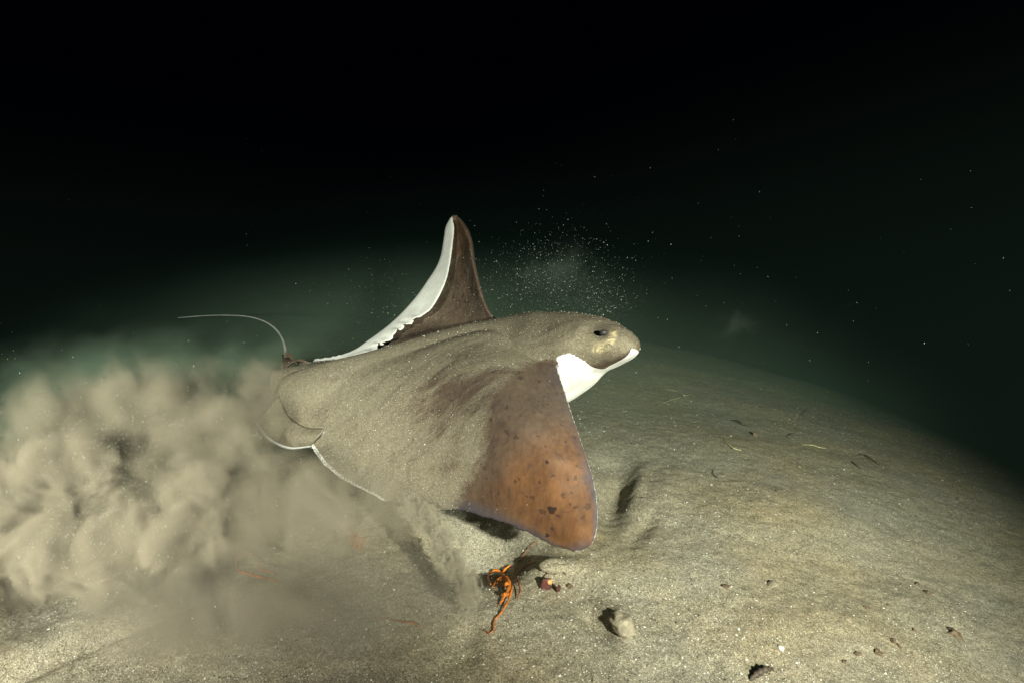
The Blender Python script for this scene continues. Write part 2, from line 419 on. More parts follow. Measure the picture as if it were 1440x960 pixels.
vcrease = np.interp(ss, [0, 4, 5, 6, 7, 8, 9, 10, 11], [1.3, 1.12, 1.0, .70, .50, .32, .14, .03, -.2])[:, None]
sand_t = sstep(vgrid - vcrease, -.10, .16) * .95
sand_t = sand_t * (1 - sstep(sgrid, 14.0, 15.5) * .6)  # some sand stays on the far wing, lightening it as haze would
patch = np.exp(-(((S[..., 0] - 690) / 85) ** 2 + ((S[..., 1] - 552) / 44) ** 2)) * .55 + np.exp(-(((S[..., 0] - 590) / 60) ** 2 + ((S[..., 1] - 560) / 50) ** 2)) * .18 + .12
sand_t = np.clip(sand_t - patch, 0, 1)
bare_t = sstep(sgrid, 9.0, 4.5) * (1 - .75 * sstep(vgrid - vcrease, -.45, 0)) * sstep(S[..., 1], 520, 680) + sstep(sgrid, 17, 21) * .45
edge = np.minimum.reduce([vgrid * 6.5, (1 - vgrid) * 7, np.clip(sgrid * .55, 0, 9) + 0 * vgrid])
rim_t = np.clip(1 - edge, 0, 1) ** 1.3 * sstep(sgrid, 11, 9) * (.3 + .7 * sstep(S[..., 1], 590, 700))
white_t = sstep(vgrid, .80, .86) * sstep(sgrid, 12.7, 13.1)      # only the curled-over band
white_t = np.exp(-(((S[..., 0] - 448) / 13) ** 2 + ((S[..., 1] - 607) / 6) ** 2)) * .75
sv = sgrid.reshape(-1); nT = NS * NV
wb = np.where((vgrid < .06) & (sgrid > 12.5), 0., 1.) * np.where((sgrid > 12.0) | (vgrid < .97) | (sgrid < 9), 1., 1.)
white_t = np.maximum(white_t, np.where((vgrid < .012) & (sgrid > 3) & (sgrid < 9.6), .46, 0)); white_t = np.maximum(white_t, np.where((vgrid > .988) & (sgrid > 7.2) & (sgrid < 10.3), .44, 0))
A = dict(eyepatch_shade=np.concatenate([np.zeros(nT), np.where(sv > 12, .30, 0.)]), sand=np.concatenate([sand_t.reshape(-1), np.zeros(nT)]), bare=np.concatenate([bare_t.reshape(-1), np.zeros(nT)]),  # far wing's white underside darkened: its dimmer light is put into the colour
         rim=np.concatenate([rim_t.reshape(-1), rim_t.reshape(-1) * 0]), white=np.concatenate([white_t.reshape(-1), wb.reshape(-1)]),
         face=np.zeros(2 * nT))
# body and head: px, top, bottom, depth, half width (m), angle of the brown/white border
BORDER = ([700, 777, 781, 795, 815, 835, 850, 864, 893], [-60, -60, 10, 18, 8, -30, -68, -75, -80])
T = [(888, 486, 492, 1.300, .004, -80), (886, 480, 497, 1.305, .018, -62), (881, 472, 503, 1.315, .034, -58), (873, 464, 508, 1.33, .050, -58),
     (861, 455, 514, 1.355, .064, -58), (850, 448, 520, 1.375, .074, -55), (835, 442, 527, 1.395, .083, -42), (815, 437, 542, 1.415, .092, -12), (795, 435, 557, 1.44, .098, 6),
     (770, 436, 572, 1.465, .098, -15), (740, 440, 574, 1.50, .092, -55), (700, 448, 572, 1.53, .085, -30), (650, 458, 570, 1.555, .08, -40), (590, 475, 576, 1.59, .075, -40),
     (520, 495, 586, 1.61, .065, -40), (450, 512, 592, 1.62, .06, -40), (400, 532, 592, 1.64, .035, -40), (385, 548, 572, 1.645, .010, -40)]
Ta = np.array(T, float); tk = np.concatenate([[0], np.cumsum(np.hypot(np.diff(Ta[:, 0]), 2 * np.diff(Ta[:, 1])))])
NTB = 120; NR = 56; tts = np.linspace(0, 1, NTB) ** 1.25 * tk[-1]; Tb = catmull(Ta, tts, tk)
bv = []; ba = {k: [] for k in A}
for i in range(NTB):
    px, t_, b_, d, hw, ang = Tb[i]; ang = float(np.interp(px, *BORDER))
    c = np.array(P(px, (t_ + b_) / 2, d)); hh = abs(b_ - t_) / 2 * d / F; hw = max(hw, .002)
    a0 = np.array(P(*[Tb[max(i - 2, 0)][0], (Tb[max(i - 2, 0)][1] + Tb[max(i - 2, 0)][2]) / 2, Tb[max(i - 2, 0)][3]]))
    a1 = np.array(P(*[Tb[min(i + 2, NTB - 1)][0], (Tb[min(i + 2, NTB - 1)][1] + Tb[min(i + 2, NTB - 1)][2]) / 2, Tb[min(i + 2, NTB - 1)][3]]))
    ax = a1 - a0; ax /= np.linalg.norm(ax)
    uu = up - ax * (up @ ax); uu /= np.linalg.norm(uu); side = np.cross(ax, uu)
    if side @ fwd > 0: side = -side                    # towards the camera
    for k in range(NR):
        ph = 2 * math.pi * k / NR; cs, sn = math.cos(ph), math.sin(ph)
        e = .88
        sx = math.copysign(abs(cs) ** e, cs); sy = math.copysign(abs(sn) ** e, sn)
        narrow = 1 - .32 * max(0, sn) ** 1.5          # top narrower than the flat belly
        p = c + side * hw * sx * narrow + uu * hh * sy
        # brow ridge over the eye and the fold behind the mouth
        if cs > 0:
            brow = math.exp(-((px - 846) / 13) ** 2 - ((math.degrees(math.asin(sn)) - 28) / 20) ** 2)
            p = p + side * .009 * brow
            notch = math.exp(-((px - 872) / 6) ** 2 - ((math.degrees(math.asin(sn)) + 15) / 28) ** 2)
            p = p - side * .006 * notch
        bv.append(p)
        deg = math.degrees(math.asin(max(-1, min(1, sn))))
        rel = Vector(p) - CAM; pxv = 720 + F * rel[0] / rel.dot(FWD); pyv = 480 - F * rel.dot(UPV) / rel.dot(FWD)
        wh = 1.0 if deg < ang - 3 else (.5 if deg < ang + 3 else 0)
        if cs < 0: wh = 1.0 if deg < -25 else 0
        elif pxv > 740: wh = 1.0 if (pxv > 781 and pyv > np.interp(pxv, [781, 784, 790, 800, 812, 822, 833, 850, 862, 873, 882, 887, 892], [512, 505, 500, 497, 501, 508, 516, 519, 521, 519.5, 514.5, 509.5, 501])) else 0.
        ba['white'].append(wh)
        headf = sstep(np.array(px), 800, 850)
        ba['sand'].append(float((1 - headf * .28) * (.9 if px < 780 else (.80 + .2 * max(0, sn)) * sstep(np.array(deg), -88, -45))) * .95)
        ba['bare'].append(0.05); ba['rim'].append(0)
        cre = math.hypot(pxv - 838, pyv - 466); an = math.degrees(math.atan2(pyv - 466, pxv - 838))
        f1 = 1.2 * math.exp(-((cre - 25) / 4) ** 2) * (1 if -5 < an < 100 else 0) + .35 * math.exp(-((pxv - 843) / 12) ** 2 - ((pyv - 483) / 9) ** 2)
        jl = (pxv - 848) * .617 + (pyv - 520) * .787 + 7; jaw = .42 * math.exp(-(jl / 2.2) ** 2) * (1 if 792 < pxv < 846 and pyv > 512 else 0)  # grey jaw line: mouth line plus crease shading painted on the white
        ba['eyepatch_shade'].append(jaw if jaw > .01 else math.exp(-((pxv - 848) / 13) ** 2 - ((pyv - 468) / 9) ** 2) + .15 * math.exp(-((pxv - 852) / 16) ** 2 - ((pyv - 500) / 7) ** 2) if cs > 0 else 0)
        ba['face'].append(min(1, f1) if cs > 0 else 0)
bv = np.array(bv)
ib = np.arange(NTB * NR).reshape(NTB, NR); jb = np.roll(ib, -1, 1)
bq = np.stack([ib[:-1], jb[:-1], jb[1:], ib[1:]], -1).reshape(-1, 4)
tri0 = [[ib[0, k], ib[0, (k + 1) % NR], ib[0, (k + NR // 2) % NR], ib[0, (k + NR // 2) % NR]] for k in range(0)]
me = bpy.data.meshes.new('raw')
bmr = bmesh.new()
allv = np.concatenate([src_v, bv]); off = len(src_v)
bverts = [bmr.verts.new(p) for p in allv.tolist()]
for f in src_f.tolist():
    try: bmr.faces.new([bverts[k] for k in f])
    except ValueError: pass
for f in (bq + off).tolist(): bmr.faces.new([bverts[k] for k in f])
bmr.faces.new([bverts[off + k] for k in range(NR)]); bmr.faces.new([bverts[off + (NTB - 1) * NR + k] for k in range(NR)][::-1])
bmesh.ops.recalc_face_normals(bmr, faces=bmr.faces)
bmr.to_mesh(me); bmr.free()
raw = bpy.data.objects.new('raw', me); col.objects.link(raw)
rm = raw.modifiers.new('r', 'REMESH'); rm.mode = 'VOXEL'; rm.voxel_size = .0030
sm = raw.modifiers.new('s', 'SMOOTH'); sm.iterations = 7; sm.factor = .5
dg = bpy.context.evaluated_depsgraph_get(); ev = raw.evaluated_get(dg)
skin = bpy.data.meshes.new_from_object(ev); bpy.data.objects.remove(raw)
kd = kdtree.KDTree(len(allv))
for i, p in enumerate(allv.tolist()): kd.insert(p, i)
kd.balance()
full = {k: np.concatenate([A[k], np.array(ba[k])]) for k in A}
nv = len(skin.vertices); co = np.empty(nv * 3, np.float32); skin.vertices.foreach_get('co', co); co = co.reshape(-1, 3)
near = [kd.find_n(p, 3) for p in co.tolist()]
ids = np.array([[a[1] for a in n] for n in near]); dd = np.array([[a[2] for a in n] for n in near]) + 1e-5
wt = 1 / dd; wt /= wt.sum(1, keepdims=True)
for k in full:
    val = (full[k][ids] * wt).sum(1).astype(np.float32)
    at_ = skin.attributes.new(k, 'FLOAT', 'POINT'); at_.data.foreach_set('value', val)
for p in skin.polygons: p.use_smooth = True
skin.materials.clear(); skin.materials.append(M_ray)
root_loc = P(640, 540, 1.45)
ray = empty('bat_ray', root_loc)
tag(ray, 'large brown bat ray dusted with sand, its far wing raised', 'ray')
inv = Matrix.Translation(-root_loc)
skin.transform(inv); skin.name = 'body'
ob = bpy.data.objects.new('body', skin); col.objects.link(ob); ob.parent = ray

def fin_sheet(name, lead, trail, t=.004, n=40, m=16, sandv=.6, whitev=0, edge_white=0, curl=0, under=1):
    """thin fin between two pixel polylines (px, py, depth)"""
    kl = np.linspace(0, 1, len(lead)); kt = np.linspace(0, 1, len(trail)); u = np.linspace(0, 1, n)
    Lc = catmull(lead, u, kl); Tc = catmull(trail, u, kt)
    g = np.array([Lc * (1 - v) + Tc * v for v in np.linspace(0, 1, m)]).transpose(1, 0, 2)
    g[..., 2] -= curl * np.sin(np.linspace(0, 1, m) * math.pi)[None]
    Wd = np.array([[P(*g[i, j]) for j in range(m)] for i in range(n)])
    a = np.gradient(Wd, axis=0); b = np.gradient(Wd, axis=1); nn = np.cross(a, b); nn /= np.linalg.norm(nn, axis=-1, keepdims=True) + 1e-9
    if (nn[n // 2, m // 2] @ (np.array(CAM) - Wd[n // 2, m // 2])) < 0: nn = -nn
    vg = np.linspace(0, 1, m)[None] * np.ones((n, 1)); ug = u[:, None] * np.ones((1, m))
    tt = t * (1 - .7 * vg) * (.3 + .7 * np.sin(ug * math.pi) ** .5)
    B = Wd - nn * tt[..., None]
    vs = np.concatenate([Wd.reshape(-1, 3), B.reshape(-1, 3)]) - np.array(root_loc)
    i0 = np.arange(n * m).reshape(n, m); i1 = i0 + n * m
    fs = [np.stack([i0[:-1, :-1], i0[1:, :-1], i0[1:, 1:], i0[:-1, 1:]], -1).reshape(-1, 4), np.stack([i1[:-1, :-1], i1[:-1, 1:], i1[1:, 1:], i1[1:, :-1]], -1).reshape(-1, 4)]
    for (x0, x1, y0, y1) in ((i0[:-1, 0], i0[1:, 0], i1[:-1, 0], i1[1:, 0]), (i0[1:, -1], i0[:-1, -1], i1[1:, -1], i1[:-1, -1]), (i0[0, 1:], i0[0, :-1], i1[0, 1:], i1[0, :-1]), (i0[-1, :-1], i0[-1, 1:], i1[-1, :-1], i1[-1, 1:])):
        fs.append(np.stack([x0, y0, y1, x1], -1))
    o = mesh_np(name, vs, np.concatenate(fs), M_ray, ray)
    ew = (vg > 1 - edge_white).astype(float)
    vals = dict(sand=np.concatenate([(sandv * (1 - ew)).ravel(), np.zeros(n * m)]), white=np.concatenate([np.maximum(whitev, ew).ravel(), np.full(n * m, float(under))]),
                rim=np.zeros(2 * n * m), bare=np.zeros(2 * n * m) + .1, face=np.zeros(2 * n * m), eyepatch_shade=np.zeros(2 * n * m))
    for k, v_ in vals.items():
        at_ = o.data.attributes.new(k, 'FLOAT', 'POINT'); at_.data.foreach_set('value', v_.astype(np.float32))
    return o
# near pelvic fin: crescent with a pale rim
fin_sheet('pelvic_fin', [(392, 556, 1.60), (405, 585, 1.575), (430, 600, 1.55), (455, 602, 1.525)], [(357, 596, 1.63), (376, 618, 1.60), (404, 631, 1.57), (436, 629, 1.54)], .008, sandv=.8, edge_white=.10, curl=.02)
fin_sheet('pelvic_fin', [(398, 520, 1.68), (420, 508, 1.70), (450, 512, 1.72)], [(396, 498, 1.74), (412, 506, 1.745), (432, 522, 1.73)], .006, sandv=.5, curl=.01, under=0)
fin_sheet('dorsal_fin', [(418, 512, 1.69), (411, 506, 1.70), (405, 502, 1.71)], [(408, 497, 1.70), (403, 494, 1.71), (399, 500, 1.72)], .006, sandv=.05, under=0)
tp = [(392, 545, 1.66), (397, 520, 1.70), (402, 498, 1.74), (398, 478, 1.78), (388, 463, 1.82), (372, 452, 1.86), (350, 445.5, 1.90), (322, 443.5, 1.94), (290, 444, 1.98), (250, 447, 2.02)]
tc = catmull(tp, np.linspace(0, 9, 70), np.arange(10))
pts = [P(*c) - root_loc for c in tc]
bm = tube(pts, [.006 * (1 - i / 69) ** 2.2 + .0012 for i in range(70)], 10)
tl = from_bm('tail', bm, plain('tail_skin', (.17, .17, .155), .45, 40, .25, .2), ray)
for (px, py, d, s) in ((849, 468, 1.302, 1), ):
    for sgn, nm in ((1, 'eye'),):
        bm = bmesh.new(); bmesh.ops.create_uvsphere(bm, u_segments=20, v_segments=14, radius=.0065)
        bmesh.ops.scale(bm, vec=(1.25, .7, .9), verts=bm.verts)
        e = from_bm('eye', bm, M_eye, ray); e.location = P(px, py, d) - root_loc
bm = bmesh.new(); bmesh.ops.create_uvsphere(bm, u_segments=20, v_segments=14, radius=.0065); bmesh.ops.scale(bm, vec=(1.25, .7, .9), verts=bm.verts)
e = from_bm('eye', bm, M_eye, ray); e.location = P(849, 468, 1.452) - root_loc

# ------------------------------------------------------------------ loose grains
def chips(name, pos, size, material, flat=.45, elong=1.4, kind='stuff', label=None):
    n = len(pos)
    base = np.array([[1, 0, 0], [-1, 0, 0], [0, 1, 0], [0, -1, 0], [0, 0, 1], [0, 0, -1]], float)
    tri = np.array([[0, 2, 4], [2, 1, 4], [1, 3, 4], [3, 0, 4], [2, 0, 5], [1, 2, 5], [3, 1, 5], [0, 3, 5]])
    sc_ = np.stack([rng.uniform(.6, elong, n), rng.uniform(.5, 1, n), rng.uniform(flat * .6, flat * 1.4, n)], -1) * size[:, None]
    a = rng.uniform(0, 2 * math.pi, n); b = rng.normal(0, .45, n); c = rng.normal(0, .45, n)
    def rot(ax, t):
        M_ = np.zeros((n, 3, 3)); i, j = [(1, 2), (0, 2), (0, 1)][ax]
        M_[:, ax, ax] = 1; M_[:, i, i] = np.cos(t); M_[:, j, j] = np.cos(t); M_[:, i, j] = -np.sin(t); M_[:, j, i] = np.sin(t); return M_
    Rm = rot(0, b) @ rot(1, c) @ rot(2, a)
    v = base[None] * sc_[:, None, :]
    v = np.einsum('nij,nkj->nki', Rm, v) + pos[:, None, :]
    f = tri[None] + (np.arange(n) * 6)[:, None, None]
    o = mesh_np(name, v.reshape(-1, 3), f.reshape(-1, 3), material, smooth=False)
    return tag(o, label, None, None, kind)
def scatter_ground(n, rmin=.6, rmax=3.6):
    d = rmin + (rmax - rmin) * rng.random(n) ** 1.5
    az = rng.uniform(-.72, .72, n)
    x = d * np.sin(az); y = d * np.cos(az)
    m = fbm(x * 5, y * 5, 60, 3) > rng.uniform(-1.1, .7, n)
    x, y = x[m], y[m]
    return np.stack([x, y, ground(x, y) + .0002], -1)
p = scatter_ground(45000); chips('shell_grit', p, .0008 * np.exp(rng.normal(0, .5, len(p))), M_chip, label='fine pale shell grit strewn over the sand')
p = scatter_ground(11000, .6, 1.5); chips('shell_grit', p, .0007 * np.exp(rng.normal(0, .5, len(p))), M_chip, label='fine pale shell grit on the sand nearest the camera')
p = scatter_ground(1300, .6, 2.6); chips('shell_fragments', p, .0019 * np.exp(np.clip(rng.normal(0, .4, len(p)), -1, .6)), M_chip, .3, label='larger broken white shell flakes scattered over the sand')
p = scatter_ground(14000, .6, 3); chips('dark_grit', p, .0009 * np.exp(rng.normal(0, .45, len(p))), M_darkgrain, label='dark specks of grit in the sand')
# grains lifted into the water
def cloudpts(n, boxes):
    out = []
    for (px, py, d, rx, ry, rd, wgt) in boxes:
        k = int(n * wgt)
        g = rng.normal(0, 1, (k, 3))
        for a, b, c in g:
            out.append(P(px + a * rx, py + b * ry, max(.95, d + c * rd)))
    out = np.array(out)
    pat = fbm(out[:, 0] * 9 + out[:, 1] * 4, out[:, 2] * 9, 77, 3); out = out[pat > rng.uniform(-1.3, .8, len(out))]
    keep = out[:, 2] > ground(out[:, 0], out[:, 1]) + .004
    return out[keep]
cp = cloudpts(22000, [(210, 640, 1.22, 130, 60, .10, .34), (120, 740, 1.05, 110, 70, .08, .24), (420, 700, 1.2, 110, 60, .08, .12), (775, 388, 1.5, 54, 34, .12, .12), (700, 425, 1.5, 90, 28, .12, .03), (850, 420, 1.45, 22, 22, .08, .04),
                     (570, 430, 1.55, 70, 30, .1, .02), (700, 480, 1.45, 320, 130, .3, .04), (640, 780, 1.12, 30, 40, .03, .05), (400, 560, 1.5, 40, 40, .06, .03), (720, 300, 1.6, 500, 180, .4, .006)])
chips('floating_grains', cp, .00034 * np.exp(np.clip(rng.normal(0, .6, len(cp)), -1.5, 1.2)), M_fleck, .9, 1.2, label='sand grains hanging in the water around the ray')
# grains lying on the ray's back
sel = rng.integers(0, nv, 9000); pc = co[sel]
sa = (full['sand'][ids[sel, 0]] > .5); pc = pc[sa]
vn = np.empty(nv * 3, np.float32); skin.vertices.foreach_get('normal', vn); vn = vn.reshape(-1, 3)[sel][sa]
og = chips('sand_grains', pc + vn * .0004, .0006 * np.exp(rng.normal(0, .4, len(pc))), M_chip, .7, 1.2)
og.data.transform(inv); og.parent = ray; og['kind'] = 'stuff'

# ------------------------------------------------------------------ small things on the sand
def strand(pxs, radii, material, lift=.004, flat=.5, name='strand', parent=None, origin=None, seg=8):
    """a curling strand lying on the sand through pixel points (px, py, height above the sand)"""
    pts = [np.array(G(a, b)) + np.array([0, 0, hgt + lift]) for (a, b, hgt) in pxs]
    n = len(pts) * 7; c = catmull(pts, np.linspace(0, len(pts) - 1, n), np.arange(len(pts)))
    rr = np.interp(np.linspace(0, 1, n), np.linspace(0, 1, len(radii)), radii)
    rr = rr * (1 + .22 * np.sin(np.arange(n) * 1.3 + len(pxs)))
    if origin is not None: c = c - np.array(origin)
    bm = tube([Vector(x) for x in c], list(rr), seg, flat)
    return from_bm(name, bm, material, parent)
o0 = G(710, 825); kelp = empty('seaweed', o0)
tag(kelp, 'bright orange tangle of curling seaweed on the sand below the ray\'s near wing', 'seaweed')
for pxs, rr, mt in [
    ([(718, 797, .004), (710, 808, .012), (706, 818, .014), (700, 825, .008)], [.0012, .0028, .0030, .0018], M_orange),
    ([(690, 826, .006), (687, 818, .014), (695, 812, .018), (706, 815, .016), (712, 826, .010), (718, 838, .006)], [.0015, .0035, .0035, .0028, .0032, .0020], M_orange),
    ([(692, 829, .004), (700, 822, .012), (712, 822, .018), (716, 834, .014), (708, 845, .006), (703, 852, .002)], [.0018, .0032, .0034, .0036, .0028, .0018], M_orange),
    ([(715, 816, .004), (719, 832, .010), (716, 846, .008), (706, 862, .003), (695, 875, .002), (694, 886, .001), (688, 892, .001)], [.0016, .0030, .0034, .0026, .0024, .0020, .0009], M_orange),
    ([(724, 812, .002), (729, 822, .008), (731, 835, .006), (727, 844, .002)], [.0010, .0020, .0022, .0012], M_orange2),
    ([(726, 810, .001), (738, 800, .004), (748, 794, .003), (756, 790, .001)], [.0009, .0014, .0013, .0006], M_orange2),
    ([(722, 806, .001), (732, 790, .004), (744, 772, .003), (756, 760, .002)], [.0010, .0012, .0010, .0006], M_orange2),
    ([(706, 829, .012), (712, 832, .018), (716, 828, .014)], [.0020, .0042, .0020], M_orange),
    ([(704, 842, .008), (710, 845, .014), (716, 842, .010)], [.0020, .0036, .0020], M_orange),
    ([(688, 893, .001), (684, 889, .001), (680, 888, .001)], [.0009, .0012, .0005], M_orange2)]:
    strand(pxs, rr, mt, .002, .6, 'frond', kelp, o0)
o1 = G(365, 825); k2 = empty('seaweed', o1)
tag(k2, 'rust red strands of seaweed half veiled by drifting silt, left of the tangle', 'seaweed')
for pxs, rr in [([(337, 815, .03), (345, 808, .035), (360, 811, .035), (378, 820, .03)], [.0012, .0024, .0024, .0012]), ([(336, 825, .03), (344, 834, .03), (362, 839, .03), (380, 844, .03), (400, 842, .02)], [.0012, .0022, .0020, .0018, .0010]),
                ([(366, 828, .03), (380, 833, .03), (395, 838, .03)], [.0008, .0014, .0008]), ([(345, 812, .03), (338, 818, .03), (338, 828, .03)], [.0012, .0022, .0010])]:
    strand(pxs, rr, M_orange2, .02, .6, 'frond', k2, o1)
o2 = G(500, 792); k3 = empty('seaweed', o2)
tag(k3, 'small pinkish orange tuft of seaweed showing faintly through silt under the wing edge', 'seaweed')
for k in range(6):
    a = rng.uniform(-12, 12); b = rng.uniform(-7, 7)
    strand([(500 + a, 792 + b, .03), (504 + a * .5, 788 + b, .04), (508 + a, 795 - b, .035), (512 - a * .3, 798 + b, .03)], [.0012, .0028, .0026, .0012], M_orange2, .02, .7, 'frond', k3, o2)
def twig(pxs, rr, mt, label, cat='twig', name='twig', lift=.0012, flat=.7):
    o = strand(pxs, rr, mt, lift, flat, name)
    c = sum((v.co for v in o.data.vertices), Vector()) / len(o.data.vertices)
    o.data.transform(Matrix.Translation(-c)); o.location = c
    return tag(o, label, cat)
twig([(1028, 591, .0), (1036, 594, .008), (1044, 598, .007), (1058, 600, 0)], [.0008, .0035, .0030, .0010], M_dtwig, 'brown curved twig lying beside the small fan shell on the right')
twig([(1017, 616, 0), (1022, 624, .004), (1032, 632, .004), (1042, 634, .002)], [.0006, .0014, .0018, .0014], M_twig, 'thin bent straw with a pale blunt end below the brown twig')
twig([(1002, 660, .0), (1003, 668, .003), (1010, 673, .001)], [.0008, .0014, .0008], M_dtwig, 'short reddish brown hooked twig on bare sand right of the wing')
twig([(932, 568, .003), (944, 564, .006), (956, 560, .004)], [.0018, .0022, .0014], M_twig, 'pale knobbly stick on the sand right of the ray\'s head')
twig([(936, 548, .002), (952, 552, .006), (962, 558, .006), (975, 554, .002)], [.0008, .0016, .0018, .0008], M_twig, 'thin yellowish stem behind the pale knobbly stick')
twig([(1126, 584, 0), (1132, 579, .003), (1136, 576, 0)], [.0008, .0014, .0006], M_dtwig, 'short fine dark twig farthest back on the right slope')
twig([(1128, 625, 0), (1142, 627, .003), (1152, 630, .003), (1162, 630, 0)], [.0006, .0014, .0018, .0012], M_twig, 'straight pale straw lying level on the right slope')
twig([(1206, 640, 0), (1214, 641, .005), (1224, 646, .004), (1238, 655, .001)], [.0012, .0026, .0018, .0008], M_dtwig, 'dark twig with a pale tapering tail, on the far right slope')
twig([(1197, 648, 0), (1202, 654, .004), (1210, 659, .001)], [.0008, .0022, .0008], M_dtwig, 'short dark twig just below the tapering one')
twig([(1105, 614, 0), (1112, 611, .003), (1118, 609, 0)], [.0008, .0016, .0008], M_dtwig, 'tiny forked dark twig between the fan shell and the level straw')
twig([(764, 813, .002), (772, 809, .006), (782, 811, .006), (790, 806, .006), (796, 810, .002)], [.0006, .0012, .0012, .0012, .0008], M_shell, 'wavy dark red thread arching over the dark shell')
twig([(526, 868, .0), (560, 876, .004), (580, 879, .004), (590, 881, 0)], [.0004, .0010, .0016, .0006], M_orange2, 'long thin red stem lying in the silt at the bottom')
twig([(1054, 957, 0), (1064, 952, .006), (1076, 948, .010), (1086, 944, .004)], [.0025, .0055, .0050, .0028], M_dtwig, 'thick blackish broken twig at the bottom edge')

def lump(name, px, py, r, mt, label, cat, sq=(1, 1, .6), amp=.25, lift=.2, rotz=0, seed=1):
    bm = bmesh.new(); bmesh.ops.create_icosphere(bm, subdivisions=4, radius=1)
    vs = np.array([v.co for v in bm.verts]); d_ = fbm(vs[:, 0] * 2 + seed * 7 + vs[:, 2], vs[:, 1] * 2 + vs[:, 2] * 1.7, seed, 4) * amp
    for v, k in zip(bm.verts, d_): v.co = Vector(v.co) * (1 + k)
    bmesh.ops.scale(bm, vec=(r * sq[0], r * sq[1], r * sq[2]), verts=bm.verts)
    o = from_bm(name, bm, mt); o.location = G(px, py) + Vector((0, 0, r * sq[2] * lift)); o.rotation_euler = (0, 0, rotz)
    if label: tag(o, label, cat)
    return o
lump('rock', 874, 878, .030, M_palestone, 'flat sand-coated rock with a dark shadow on its left side, bottom centre', 'rock', (.62, 1.05, .50), .16, .12, .35, 3)
lump('rock', 778, 797, .026, M_sand, 'low sandy lump just behind the dark red shell', 'rock', (1.15, .8, .42), .08, .25, 0, 5)
def shell(px, py, r, mt, label, seed, tilt, ribs=12, name='shell'):
    """a cupped ribbed valve"""
    n, m = 40, 12; vs = []; fs = []
    for layer in (0, 1):
        for j in range(m):
            t = j / (m - 1)
            for i in range(n):
                a = math.pi * (i / (n - 1) - .5) * 1.7
                rr = r * t * (1 + .05 * math.cos(ribs * a * 1.2)) * (.8 + .2 * math.cos(a))
                z = r * .45 * math.sin(min(1, (1 - t) * 1.15 + .02) * math.pi / 2) + r * .03 * math.cos(ribs * 2 * a) * t - layer * r * .07
                vs.append((rr * math.sin(a), rr * math.cos(a), z))
    L = n * m
    for j in range(m - 1):
        for i in range(n - 1):
            a = j * n + i; fs += [(a, a + 1, a + n + 1, a + n), (L + a, L + a + n, L + a + n + 1, L + a + 1)]
    for i in range(n - 1):
        a = (m - 1) * n + i; fs.append((a, a + 1, L + a + 1, L + a))
    for j in range(m - 1):
        for i in (0, n - 1):
            a = j * n + i; fs.append((a, a + n, L + a + n, L + a))
    o = mesh_np(name, vs, fs, mt); o.location = G(px, py) + Vector((0, 0, r * .05)); o.rotation_euler = tilt
    return tag(o, label, 'shell')
def shard(px, py, r, mt, label, seed, sq, rot):
    q = np.random.default_rng(seed); bm = bmesh.new()
    for v in q.uniform(-1, 1, (16, 3)): bm.verts.new(Vector((v / max(1, np.linalg.norm(v)) ** .5 * r * np.array(sq)).tolist()))
    h = bmesh.ops.convex_hull(bm, input=bm.verts)
    bmesh.ops.delete(bm, geom=[g for g in h['geom_interior'] if isinstance(g, bmesh.types.BMVert)], context='VERTS')
    bmesh.ops.subdivide_edges(bm, edges=bm.edges, cuts=2, use_grid_fill=True, fractal=.5, along_normal=.5, seed=seed)
    o = from_bm('shell_fragment', bm, mt, smooth=False); o.location = G(px, py) + Vector((0, 0, r * .45)); o.rotation_euler = rot
    return tag(o, label, 'shell')
s1 = shard(767, 828, .017, M_shell, 'dark red broken shell with a bright orange spot, below the near wing tip', 4, (.8, .5, 1.0), (R(-20), R(10), R(20)))
bm = bmesh.new(); bmesh.ops.create_icosphere(bm, subdivisions=3, radius=.0055); bmesh.ops.scale(bm, vec=(1, .7, .9), verts=bm.verts)
sp_ = from_bm('flesh_spot', bm, M_flesh); sp_.parent = s1; sp_.matrix_parent_inverse = Matrix.Identity(4)
sp_.location = Vector((.006, -.006, .009))
shard(784, 832, .013, M_shell, 'smaller maroon shell splinter standing beside the orange-spotted shell', 9, (.35, .5, 1.2), (R(10), R(20), R(-60)))
shell(1063, 613, .016, M_brown, 'small brown ribbed fan shell stuck upright on the right slope', 3, (R(60), R(10), R(30)))
shell(1087, 822, .018, M_palestone, 'pale half-buried shell valve with a dark curved rim, lower right', 4, (R(-8), R(30), R(100)))
shell(1100, 912, .008, M_chip, 'white curled shell piece near the bottom edge', 5, (R(20), R(10), R(40)))
casts = [(1021, 825, .008, 'small dark burrow cast alone in the lower middle right sand'), (1290, 822, .007, 'left one of the two dark casts by the right slope'),
         (1305, 834, .009, 'darker right one of the two casts by the right slope'), (1343, 892, .014, 'largest brown spiky cast near the right edge'),
         (1218, 855, .006, 'faint round cast left of the tiny black speck'), (1249, 851, .0045, 'tiny black speck of a cast'),
         (1256, 901, .006, 'upper one of the close pair of casts at the lower right'), (1264, 908, .005, 'lower one of the close pair of casts'),
         (1235, 917, .009, 'oval dark cast at the lower right'), (1206, 919, .006, 'round dark cast left of the oval one'), (1187, 930, .006, 'ragged cast nearest the bottom, right half'),
         (1346, 702, .007, 'lone dark cast high on the shaded right slope'), (760, 795, .004, 'small dark crumb beside the sandy lump'), (800, 824, .008, 'dark brown crumb at the right of the maroon splinter'),
         (151, 828, .012, 'dark clod poking from the silt at the lower left'), (1285, 886, .005, 'faint small cast above the oval one'), (1092, 690, .004, 'tiny dark dot of a cast in mid right sand'), (1104, 655, .004, 'reddish dot of a cast below the level straw')]
for k, (px, py, r, lb) in enumerate(casts):
    lump('worm_cast', px, py, r * .8, M_brown, lb, 'worm cast', (1.1, .8, .6), .55, .15, k * .7, 30 + k)['group'] = 'dark worm casts on the sand'

